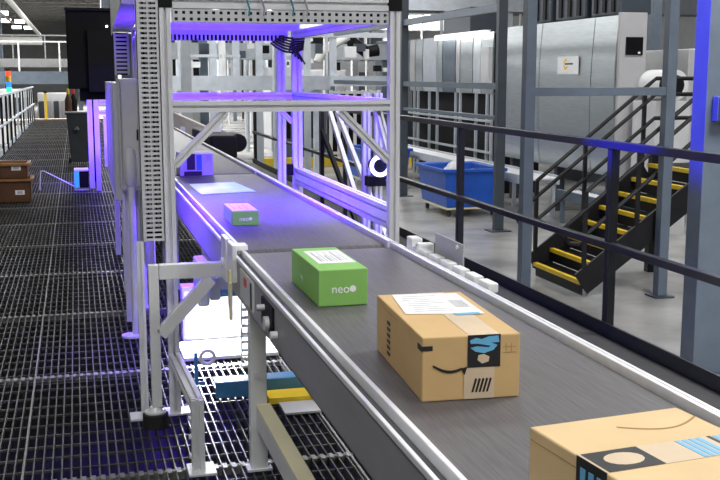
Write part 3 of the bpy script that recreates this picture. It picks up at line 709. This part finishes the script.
# ------------------------------------------------------------------ blue carts
def cart(label, x, y, sc=1.):
    t = thing('bulk_cart', label, 'cart', (x,y,ZF), 'blue bulk carts on the concrete')
    w, l = .56, .78; zb, zt = ZF+.17, ZF+.86
    b = MB(); bw, bl = w-.07, l-.07; r0 = [(-bw,-bl),(bw,-bl),(bw,bl),(-bw,bl)]; r1 = [(-w,-l),(w,-l),(w,l),(-w,l)]
    ri = [(-w+.03,-l+.03),(w-.03,-l+.03),(w-.03,l-.03),(-w+.03,l-.03)]; r2 = [(-bw+.03,-bl+.03),(bw-.03,-bl+.03),(bw-.03,bl-.03),(-bw+.03,bl-.03)]
    vs = [(x+p[0],y+p[1],zb) for p in r0]+[(x+p[0],y+p[1],zt) for p in r1]+[(x+p[0],y+p[1],zt) for p in ri]+[(x+p[0],y+p[1],zb+.03) for p in r2]
    fs = [(0,1,2,3)]+[(i,(i+1)%4,4+(i+1)%4,4+i) for i in range(4)]+[(4+i,4+(i+1)%4,8+(i+1)%4,8+i) for i in range(4)]+[(8+i,8+(i+1)%4,12+(i+1)%4,12+i) for i in range(4)]+[(12,13,14,15)]
    b.add(vs,fs); b.build('tub','blueplastic',t,bevel=.02)
    r = MB()
    for (a,c,d,e) in ((-w-.05,w+.05,-l-.05,-l-.003),(-w-.05,w+.05,l+.003,l+.05),(-w-.05,-w-.003,-l,l),(w+.003,w+.05,-l,l)): r.box(x+a,x+c,y+d,y+e,zt-.05,zt+.01)
    r.build('rim','blueplastic',t,bevel=.012)
    MB().box(x-.5,x+.5,y-.7,y+.7,zb-.035,zb-.002).build('chassis','paleyellow',t)
    for sx in (-1,1):
        for sy in (-1,1):
            c = MB().cyl((x+sx*.42-.02,y+sy*.6,ZF+.06),(x+sx*.42+.02,y+sy*.6,ZF+.06),.058,14).build('caster','rubber',t,smooth=True)
            MB().box(x+sx*.42-.04,x+sx*.42+.04,y+sy*.6-.04,y+sy*.6+.04,ZF+.12,zb-.036).build('caster_fork','alu',c)
    return t
cart('blue plastic bulk cart with pale bags beside the black railing post', 6.82, 18.3)
bmv = bmesh.new(); bmesh.ops.create_icosphere(bmv, subdivisions=3, radius=1)
def bag(label, x, y, z, a, b, c, m='bag'):
    mb = MB(); vs = [(x+v.co.x*a*(1+random.uniform(-.12,.12)),y+v.co.y*b*(1+random.uniform(-.12,.12)),z+c+v.co.z*c*(1+random.uniform(-.12,.12))) for v in bmv.verts]
    mb.add(vs,[tuple(v.index for v in f.verts) for f in bmv.faces]); return tag(mb.build('plastic_bag',m,smooth=True),label,'bag','bags in the blue cart')
bag('pale crumpled plastic bag heaped highest in the blue cart', 6.62,18.1,-.86,.17,.42,.36)
bag('dark bag lying low in the blue cart beside the pale bag', 7.06,18.3,-.86,.13,.38,.28,'bin')
cart('blue bulk cart half hidden behind the silver gantry post', 6.75, 23.6)

# ------------------------------------------------------------------ machines
def machine_row(name, label, y0, y1, z0, z1, xf, depth, seams, bulge=.10, ms=('sheet',), gap=.012):
    t = thing(name, label, 'machine', (xf+depth/2,(y0+y1)/2,z0))
    n = 14; prof = [(xf+bulge*(2*i/n-1)**2, z0+(z1-z0)*i/n) for i in range(n+1)]
    edges = [y0]+seams+[y1]
    for j, (a, b) in enumerate(zip(edges[:-1], edges[1:])):
        mb = MB(); a += gap; b -= gap
        vs = [(p[0],a,p[1]) for p in prof]+[(p[0],b,p[1]) for p in prof]+[(xf+depth,a,z0),(xf+depth,a,z1),(xf+depth,b,z0),(xf+depth,b,z1)]
        m_ = n+1; q = 2*m_
        fs = [(i,i+1,m_+i+1,m_+i) for i in range(n)]+[tuple(list(range(m_))+[q+1,q]), tuple(list(range(m_,2*m_))+[q+3,q+2]), (n,q+1,q+3,m_+n), (0,q,q+2,m_), (q,q+1,q+3,q+2)]
        mb.add(vs,fs); mb.build('panel',ms[j%len(ms)],t,smooth=True)
    MB().box(xf+bulge+.02,xf+depth-.05,y0+.02,y1-.02,z0+.02,z1-.02).build('core','black',t)
    return t
t = machine_row('sheet_metal_cabinet', 'large curved sheet metal machine cabinet with a white sign', 15.68, 20.4, -.25, 2.38, 8.5, .52, [16.5,18.6], .06)
MB().box(8.53,at(646,60,15.6).x,15.60,15.678,-.6,2.42).build('end_panel','endgrey',t,bevel=.01)
a = at(626,37,15.6); b = at(642,55,15.6)
w = MB().box(a.x,b.x,15.575,15.5985,b.z,a.z).build('window','black_gloss',t)
MB().box(b.x-.09,b.x-.05,15.57,15.5745,b.z+.02,b.z+.05).build('window_mark','white_ink',w)
for y in (16.0,18.0,20.1): MB().box(8.62,8.77,y-.07,y+.07,ZF+.001,-.251).build('leg','steel_dark',t)
for y in (15.9,20.1): MB().box(8.86,9.0,y-.07,y+.07,ZF+.001,-.251).build('leg','steel_dark',t)
sg = tag(MB().box(8.478,8.488,16.93,17.76,1.43,1.75).build('wall_sign','white_paint'), 'square white sign with a yellow ring emblem on the metal cabinet', 'sign')
k = MB()
for i in range(9):
    if i in (0,4): continue
    a0 = PI*.15+i*PI*1.7/9
    k.plate((8.4775,17.42,1.61),(0,-1,0),(0,0,1),[(.05*math.cos(a0),.05*math.sin(a0)),(.10*math.cos(a0),.10*math.sin(a0)),(.10*math.cos(a0+.6),.10*math.sin(a0+.6)),(.05*math.cos(a0+.6),.05*math.sin(a0+.6))],-.002)
k.build('emblem','yellow',sg)
k = MB()
for q in range(5): k.box(8.474,8.4775,17.14+q*.065,17.19+q*.065,1.60,1.63)
k.build('emblem_print','ink',sg)
t = machine_row('metal_locker_row', 'row of tall sheet metal lockers on white legs under a strip light', 20.9, 27.2, 1.02, 2.32, 8.5, 1.6, [21.6,22.1,22.9,23.2,24.1,24.5,25.6,26.2,26.7], .02, ('sheet','steel_light','sheet','endgrey','steel'), .03)
for y in (21.0,21.25,21.9,22.9,23.2,24.5,25.1,26.0,26.3,27.1): MB().box(8.5,8.555,y-.027,y+.027,ZF+.001,1.019).build('leg','steel_light',t)
for z in (.42,-.25): MB().box(8.47,8.499,20.9,27.2,z,z+.05).build('rail','steel_light',t)
MB().box(8.75,9.6,20.9,27.2,ZF+.002,1.0).build('backing','black',t)
MB().box(8.40,8.488,20.9,21.35,1.25,2.0).build('control_panel','offwhite',t)
t = thing('strip_light', 'bright white strip light along the top of the metal lockers', 'lamp', (8.35,22.7,2.3))
MB().box(8.36,8.46,20.95,24.3,2.33,2.36).build('housing','white_paint',t)
MB().box(8.34,8.44,21.0,24.2,2.24,2.329).build('tube','lamp',t)
tag(MB().box(8.7,9.4,22.8,24.6,2.33,2.95).build('junction_cabinet','steel_dark',bevel=.02),'dark box standing on top of the metal lockers','box')
for i,(y,w,lab) in enumerate(((16.3,.5,'dark grey motor housing above the cabinet nearest its end'),(17.6,.6,'dark grey motor housing on the cabinet, middle of three'),(19.0,.6,'dark grey motor housing on the cabinet farthest along'))):
    t = thing('motor_housing', lab, 'motor', (9.2,y,2.4), 'motor housings on the metal cabinet')
    MB().box(8.62,9.2,y-w,y+w,2.40,3.1).build('casing','steel_dark',t,bevel=.03)
    for q in range(3): MB().box(8.59,8.619,y-w*.7+q*w*.6,y-w*.5+q*w*.6,2.45,3.0).build('fin','black',t)
# low roller conveyor beneath
def roller_conv(name,label,x0,x1,y0,y1,z,group=None,m='white_paint',legs=3):
    t = thing(name,label,'conveyor',((x0+x1)/2,(y0+y1)/2,ZF),group)
    for x in (x0,x1): MB().box(x-.025,x+.025,y0,y1,z-.14,z+.02).build('side_frame',m,t)
    k = MB(); y = y0+.06
    while y < y1-.05: k.cyl((x0+.026,y,z-.04),(x1-.026,y,z-.04),.03,8); y += .12
    k.build('rollers','alu',t,smooth=True)
    for j in range(legs):
        y = y0+.2+(y1-y0-.4)*j/(legs-1)
        for x in (x0,x1): MB().box(x-.03,x+.03,y-.03,y+.03,ZF+.001,z-.141).build('leg',m,t)
    return t
roller_conv('roller_conveyor','low white roller conveyor in front of the metal lockers',7.55,8.15,16.9,26.0,-.35,legs=6,m='steel_light')
roller_conv('roller_conveyor','short white roller conveyor beneath the metal cabinet',8.0,8.42,13.6,16.6,-.55,m='steel')
# far machine behind the stairs at the right
t = thing('pump_unit','white and black drum unit standing beside the stair landing','machine',(10.8,15.2,ZF))
p = at(658,85,15.0)
MB().cyl((p.x+.12,14.7,p.z),(p.x+.12,15.4,p.z),.24,20).build('drum','white_paint',t,smooth=True)
MB().cyl((p.x,14.5,p.z),(p.x,14.699,p.z),.16,18).build('fan','black',t,smooth=True)
MB().box(p.x-.2,p.x+.4,14.7,15.4,ZF+.001,p.z-.25).build('stand','offwhite',t)
def box_machine(name,label,x0,x1,y0,y1,z0,z1,m,vents=3,group=None,vm='black',cat='machine'):
    t = thing(name,label,cat,((x0+x1)/2,(y0+y1)/2,z0),group)
    MB().box(x0,x1,y0,y1,z0,z1).build('body',m,t,bevel=.02)
    w = (x1-x0)/vents
    for q in range(vents): MB().box(x0+w*(q+.15),x0+w*(q+.85),y0-.03,y0-.001,z0+(z1-z0)*.35,z0+(z1-z0)*.85).build('panel',vm if (q%2==0) else 'endgrey',t)
    return t
box_machine('wrapping_machine','grey boxy machine seen between the stair posts and column',11.0,15.5,17.5,19.5,ZF+.001,1.9,'offwhite',5)
box_machine('sorter_drive','dark machine block behind the broad blue lit column',9.6,12.0,12.6,14.0,ZF+.001,.35,'steel_dark',4)

# ------------------------------------------------------------------ conveyors and machinery behind the gantry
t = thing('merge_chute','cream side panels of a merging chute beyond the grey belt','chute',(.9,10.2,0))
for (z0,x0,x1,y0,y1,m) in ((.80,.0,.0,0,0,'cream'),):
    q = [at(172,112,14.2),at(208,128,13.7),at(205,142,13.6),at(172,137,14.0)]
    MB().add([v for v in q]+[v+Vector((.05,.35,0)) for v in q],[(0,1,2,3),(7,6,5,4),(0,4,5,1),(1,5,6,2),(2,6,7,3),(3,7,4,0)]).build('side_sheet','cream',t)
    q = [at(172,136,13.55),at(200,142,13.55),at(200,150,13.53),at(172,152,13.53)]
    MB().add([v for v in q]+[v+Vector((.0,.12,0)) for v in q],[(0,1,2,3),(7,6,5,4),(0,4,5,1),(1,5,6,2),(2,6,7,3),(3,7,4,0)]).build('apron','white_paint',t)
MB().box(1.30,1.36,13.9,14.0,.001,.75).build('leg','alu',t)
t = thing('belt_motor','black belt drive motor with a grey drum beside the far conveyor','motor',(1.5,11,0))
MB().box(1.24,1.50,10.2,11.9,.62,.84).build('gearbox','black',t,bevel=.02)
MB().cyl((1.52,10.3,.76),(1.52,10.75,.76),.09,16).build('drum','black',t,smooth=True)
MB().cyl((1.38,10.9,.86),(1.38,11.15,.86),.06,14).build('cap','white_paint',t,smooth=True)
MB().box(1.30,1.36,10.6,10.7,.001,.619).build('leg','black',t)
tag(MB().box(4.9,9.2,28.6,28.75,ZF+.001,ZF+.25).build('guard_kerb','yellow'),'long yellow guard kerb on the floor seen through the gantry','kerb')
ridx = [0]
def overhead(label,x0,x1,y,z,h=.45,m='steel_light',rail=True):
    t = thing('overhead_conveyor',label,'conveyor',((x0+x1)/2,y,z),'overhead conveyors deep in the hall')
    MB().box(x0,x1,y,y+.06,z,z+h).build('side_panel',m,t)
    MB().box(x0,x1,y+.06,y+1.0,z+h*.3,z+h*.6).build('bed','black',t)
    MB().box(x0,x1,y+1.0,y+1.06,z,z+h).build('side_panel',m,t)
    n = max(2,int((x1-x0)/3.2)+1)
    for j in range(n):
        x = x0+.3+(x1-x0-.6)*j/(n-1)
        MB().box(x-.09,x+.09,y+.1,y+.28,ZF+.001,z-.001).build('leg',('white_paint','steel_light','steel')[j%3],t)
    if rail:
        MB().box(x0,x1,y+.01,y+.05,z+h+.95,z+h+1.0).build('hand_rail','white_paint',t)
        x = x0
        while x < x1: MB().box(x,x+.05,y+.01,y+.05,z+h,z+h+.95).build('baluster','white_paint',t); x += 1.3
    return t
overhead('pale grey overhead conveyor nearest behind the gantry, at eye level',2.2,6.2,26.,1.05,.35)
overhead('second overhead conveyor behind the gantry with white hand rail',2.5,13.5,33.,1.9,.5)
overhead('high overhead conveyor crossing far behind the gantry',1.0,16,41.,3.2,.6,'white_paint')
overhead('grey crossing conveyor at the end of the grating aisle',-7,.9,37.,1.12,.42,'steel')
overhead('upper conveyor over the end of the aisle with white rail',-9,.5,47.,1.75,.35,'white_paint')
overhead('farthest white overhead conveyor below the roof',2,18,58.,3.6,.7,'white_paint')
overhead('overhead conveyor above the metal lockers',9,20,30.,3.3,.5,'steel_light')
overhead('long conveyor low across the deep hall',10,20,52.,.6,.6,'offwhite')
cols = [(2.4,24.),(4.6,24.6),(3.4,29.2),(5.8,30.5),(7.4,31.0),(9.2,35.),(4.9,38.),(6.8,39.),(11.8,28.5),(13.6,25.),(12.6,21.5),(16.,22.),(-2.4,30.),(-3.9,40.5),(-3.3,52.),(-6.,34.),(1.3,44.),(15.,38.)]
wds = ['pale steel column left of the first gantry brace','pale steel column near the middle of the gantry opening','slim grey column deep behind the gantry beam','grey column right of the rear violet post','grey column beside the yellow kerb','steel column behind the locker strip light','white column far behind the gantry','white column right of the gantry opening','steel column above the metal cabinet end','steel column beyond the stair landing','grey column behind the stair hand rails','column at the right edge beyond the blue lit post','white column next to the stack light','white column over the walkway railing','slim column far along the aisle','column outside the walkway railing','column behind the violet parcel','far column behind the upper machines']
for i,((x,y),w) in enumerate(zip(cols,wds)):
    steelcol('steel_column', w, x, y, .22, .26, CZ-.45, ('steel_light','steel_light','steel','steel_light','steel','white_paint')[i%6], i%2==0, 'columns deep in the hall')
mach = [(1.9,3.6,31,32.5,.9,'offwhite'),(6.3,8.0,35,36.5,1.2,'endgrey'),(5.9,7.3,31.2,32.6,.7,'steel'),(7.6,9.4,37,39,1.6,'offwhite'),(5.0,12.,74,76,3.4,'white_paint'),(9,12.5,43,45,2.0,'endgrey'),(10.5,14,35.3,37,2.6,'steel_dark'),(1.6,3.0,38,39.5,1.3,'steel_dark'),(-3.0,-1.6,41,42.5,.9,'white_paint'),(-1.3,-.3,38.6,39.4,.8,'white_paint'),(-6.5,-4.2,44,46,1.6,'endgrey'),(-5.2,-3.4,27,28.6,.5,'offwhite'),(13.,16.,27.,29.,3.0,'endgrey'),(11.5,14.5,22.6,24,1.5,'steel_dark')]
mw = ['off-white machine left under the gantry beam','grey machine behind the rear violet posts','slate machine low beside the yellow kerb','off-white machine right of the violet side beam','big white machine far back in the gantry opening','grey machine behind the dark frame column','dark tall machine behind the metal lockers','dark machine behind the far belt','white machine left of the aisle end','white cabinet standing at the aisle end','grey machine left of the aisle railing','off-white machine just outside the aisle railing','tall grey machine above the stair landing','dark machine between the stair and metal cabinet']
for (x0,x1,y0,y1,z1,m),w in zip(mach,mw):
    box_machine('sorting_machine', w, x0,x1,y0,y1,ZF+.001,z1,m, 3+int((x1-x0)), 'machines deep in the hall', ('black','steel_dark')[len(w)%2])
t = thing('guard_cage','pale steel cage frame with mullions behind the gantry opening','frame',(4.5,28.,ZF))
for i,px in enumerate((181,213,222,236,259,283,307,333)):
    x = at(px,60,28.).x; MB().box(x-.09,x+.09,27.95,28.05,ZF+.001 if i in (1,4,6) else 1.40,2.42).build('post',('steel_light','white_paint')[i in (2,)],t)
xa_, xb_ = at(178,60,28.).x, at(388,60,28.).x
MB().box(xa_,xb_,27.93,28.07,2.421,2.55).build('top_rail','steel_light',t)
MB().box(xa_,xb_,27.90,28.10,1.12,1.395).build('band','steel_light',t)
MB().box(at(178,60,28.).x,at(240,60,28.).x,27.94,28.06,1.88,1.95).build('mid_rail','steel_light',t)
MB().box(at(262,60,28.).x,at(300,60,28.).x,28.15,28.3,1.40,1.62).build('light_panel','white_paint',t)
# curved white ducts and pipes
def pipe(label,pts,r,m='pipe',name='hanging_duct',cat='duct'):
    return tag(MB().tube(pts,r,14).build(name,m,smooth=True),label,cat,'ducts and pipes under the roof')
pipe('white pipe running along under the roof over the aisle',[(-2.17,14,4.05),(-2.17,75,4.05)],.11,name='hanging_pipe',cat='pipe')
pipe('thin grey pipe parallel to the white roof pipe',[(-3.6,14,4.6),(-3.6,70,4.6)],.07,'truss','hanging_pipe','pipe')
pipe('fat white curved duct slanting behind the gantry top',[at(318,62,29.75),at(322,52,29.75),at(332,45,29.75),at(348,36,29.75)],.13)
pipe('white horizontal duct far over the aisle',[(-5,44,2.75),(-1.2,44,2.75)],.16)
pipe('grey duct crossing high behind the dark frame',[(7,35.25,3.7),(20,35.25,3.7)],.22,'truss')
pipe('dark duct bundle behind the gantry right post',[at(350,30,30.5),at(352,42,30.5),at(366,52,30.5),at(378,50,30.5)],.18,'black')
# cluttered rails behind the platform at lower level
def leg_rack(label,x0,x1,y,z1,n):
    t = thing('support_rack',label,'rack',((x0+x1)/2,y,ZF),'white support racks behind the blue cart')
    for j in range(n):
        x = x0+(x1-x0)*j/(n-1); MB().box(x-.04,x+.04,y-.04,y+.04,ZF+.001,z1).build('leg','white_paint',t)
    for z in (z1-.1,(z1+ZF)/2,ZF+.3): MB().box(x0-.04,x1+.04,y-.06,y-.041,z,z+.08).build('rail','white_paint',t)
    MB().box(x0,x1,y+.3,y+.35,ZF+.002,z1-.1).build('backing','black',t)
leg_rack('white support rack with black backing behind the blue cart',6.9,8.3,28.9,1.0,7)
rc = random.Random(21)
def many(n, name, label, cat, group, f):
    for i in range(n): tag(f(i), label, cat, group)
def conduit(i):
    y = (34.85,40.0,46.2,49.35,50.5,55.2,56.5,60.7,62.2)[i%9]; px = 178+(i*41.3)%225 if i%4 else 402+i*4.9
    if i%4 == 0: y = (34.85,40.0)[(i//4)%2]
    x = at(px,60,y).x; q = rc.uniform(.035,.075)
    return MB().cyl((x,y,ZF+.001),(x,y,CZ-.45),q,8).build('conduit_riser',('white_paint','steel','black','steel_light','white_paint')[i%5],smooth=True)
many(34,'conduit_riser','thin vertical conduit rising to the roof deep in the hall','conduit','conduits deep in the hall',conduit)
def tray(i):
    y = 29.5+i*1.55; z = rc.uniform(1.5,4.6)*y/32; z = min(z,6.0,3.6 if i%4 == 3 else 9); x0 = at(rc.uniform(150,330),60,y).x; w = rc.uniform(1.5,5)
    if i == 4: x0 += 14
    return MB().box(x0,x0+w,y,y+.3,z,z+rc.uniform(.08,.28)).build('hanging_tray',('white_paint','black','steel_light','endgrey','white_paint')[i%5])
many(19,'hanging_tray','narrow cable tray hanging across the deep hall','tray','cable trays deep in the hall',tray)
def farlamp(i):
    y = 46+i*2.6; x = min(21,at(rc.uniform(180,400) if i%3 else rc.uniform(400,480),60,y).x); z = CZ-.9-rc.uniform(0,1.2)
    if i == 4: x += 2.2
    return MB().cyl((x,y,z),(x,y,z+.3),.4,12).build('hanging_lamp','lamp')
many(12,'hanging_lamp','round white lamp hanging far back over the machines','lamp','round lamps over the machines',farlamp)
def cbox(i):
    y = 28.34+.13*(i%8); px = 180+(i*9.7)%205; p = at(px, rc.uniform(42,72), y); w = rc.uniform(.12,.4); h = rc.uniform(.1,.3)
    return MB().box(p.x,p.x+w,y,y+.12,p.z,p.z+h).build('hanging_control_box',('black','white_paint','steel_dark','offwhite')[i%4])
many(22,'hanging_control_box','small control box mounted behind the pale cage frame','box','control boxes behind the cage frame',cbox)
# stack light
t = thing('stack_light','red amber blue and green stack light above the aisle railing','lamp',(-1.6,24,0))
p = at(9,90,24.)
MB().cyl((p.x,24,ZF+.001),(p.x,24,p.z-.05),.03,10).build('pole','offwhite',t)
for q,m in enumerate(('greenlamp','bluelamp','yellow','redlamp')): MB().cyl((p.x,24,p.z-.05+q*.115),(p.x,24,p.z+.06+q*.115),.055,14).build('lens',m,t,smooth=True)
MB().cyl((p.x,24,p.z+.411),(p.x,24,p.z+.44),.05,14).build('cap','black',t)
# aisle end gate
t = thing('yellow_post','slim yellow bollard post at the end of the grating aisle','post',(-.95,35.6,ZF))
MB().box(-.99,-.91,35.5,35.6,ZF+.001,.85).build('post','yellow',t)
MB().box(-1.0,-.90,35.49,35.61,.851,.9).build('cap','black',t)
struct(MB().box(-1.3,1.0,35.21,35.5,-.06,.02).build('trim_4','amber'),'brown threshold at the aisle end trim')
struct(MB().box(-3.2,1.6,35.5,36.9,-.12,-.02).build('floor_landing','cream'),'pale landing beyond the grating floor')

# ------------------------------------------------------------------ lights
def fixture(x, y, label, e=None, lx=1.2, ly=.35, z=CZ-.75, group='roof light fixtures', dh=.02):
    t = thing('roof_light', label, 'lamp', (x,y,z), group)
    MB().box(x-lx/2,x+lx/2,y-ly/2,y+ly/2,z+.021,z+.09).build('housing','white_paint',t)
    MB().box(x-lx/2+.02,x+lx/2-.02,y-ly/2+.02,y+ly/2-.02,z+.02-dh,z+.02).build('diffuser','lamp',t)
    for s_ in (-1,1): MB().bar((x+s_*lx*.4,y,z+.09),(x+s_*lx*.4,y,CZ-.43),.01).build('hanger','alu',t)
    if e: area('lamp_roof', (x,y,z-.02), (x,y,0), lx, ly*2, e)
hb = ((-4.75,69,'nearest lamp of the row over the aisle'),(-4.8,80,'second lamp of the row over the aisle'),(-4.2,92,'third lamp of the row over the aisle'),(-5.2,91,'lamp just left of the third lamp over the aisle'),(-5.0,103,'lamp far along, next to last over the aisle'),(-4.0,104,'last lamp of the row over the aisle'))
for x,y,lab in hb: fixture(x,y,'white round roof lamp, '+lab, None, .8,.8, dh=.24)
for i,y in enumerate((30,36,45,56)): fixture(9+(i%2),y,'white roof light above the %s' % ('metal lockers','dark duct','far machines','end of the hall')[i], None, 1.6,.8)
K = .40
BAY = ('as added left fill over the grating walkway beside the support bracket','as added front fill over the walkway behind the photographer','over the stair side behind the photographer','over the floor beside the brown boxes','over the far end of the gantry','above the stair landing','above the dark frame and blue cart','over the aisle by the brown totes','above the far belt and cream chute','above the metal locker row','by the side wall past the metal cabinet','high over the yellow kerb machines','over the railing near the aisle end','over the machines behind the lockers','over the corridor behind the gantry','over the floor left of the far aisle','by the far side wall behind the lockers','as added fill near the end wall of the hall')
for i,(x,y,e) in enumerate(((-3.6,2.6,190),(-.6,-2.1,470),(5.2,-1.2,680),(6.2,4.6,1750),(2.5,8.,120),(9.5,12.5,600),(5.,17.,480),(-3.5,17,200),(1.5,24.,1300),(8.,27,650),(14.5,20,800),(4.,36,3000),(-4.,34,2200),(12.,40,2500),(3,50,5000),(-4,56,5000),(12,62,4000),(1,84,9000))):  # walkway and end wall fixtures are fill added to brighten dark surfaces
    fixture(x,y,'long white roof light hanging '+BAY[i], e*K, 2.2,1.0)
w = bpy.data.worlds.new('world'); S.world = w; w.use_nodes = True
w.node_tree.nodes['Background'].inputs[0].default_value = (.6,.63,.7,1); w.node_tree.nodes['Background'].inputs[1].default_value = .2
S.view_settings.view_transform = 'Standard'; S.view_settings.look = 'None'; S.view_settings.gamma = 1; S.view_settings.exposure = 0.0
S.view_settings.use_curve_mapping = False
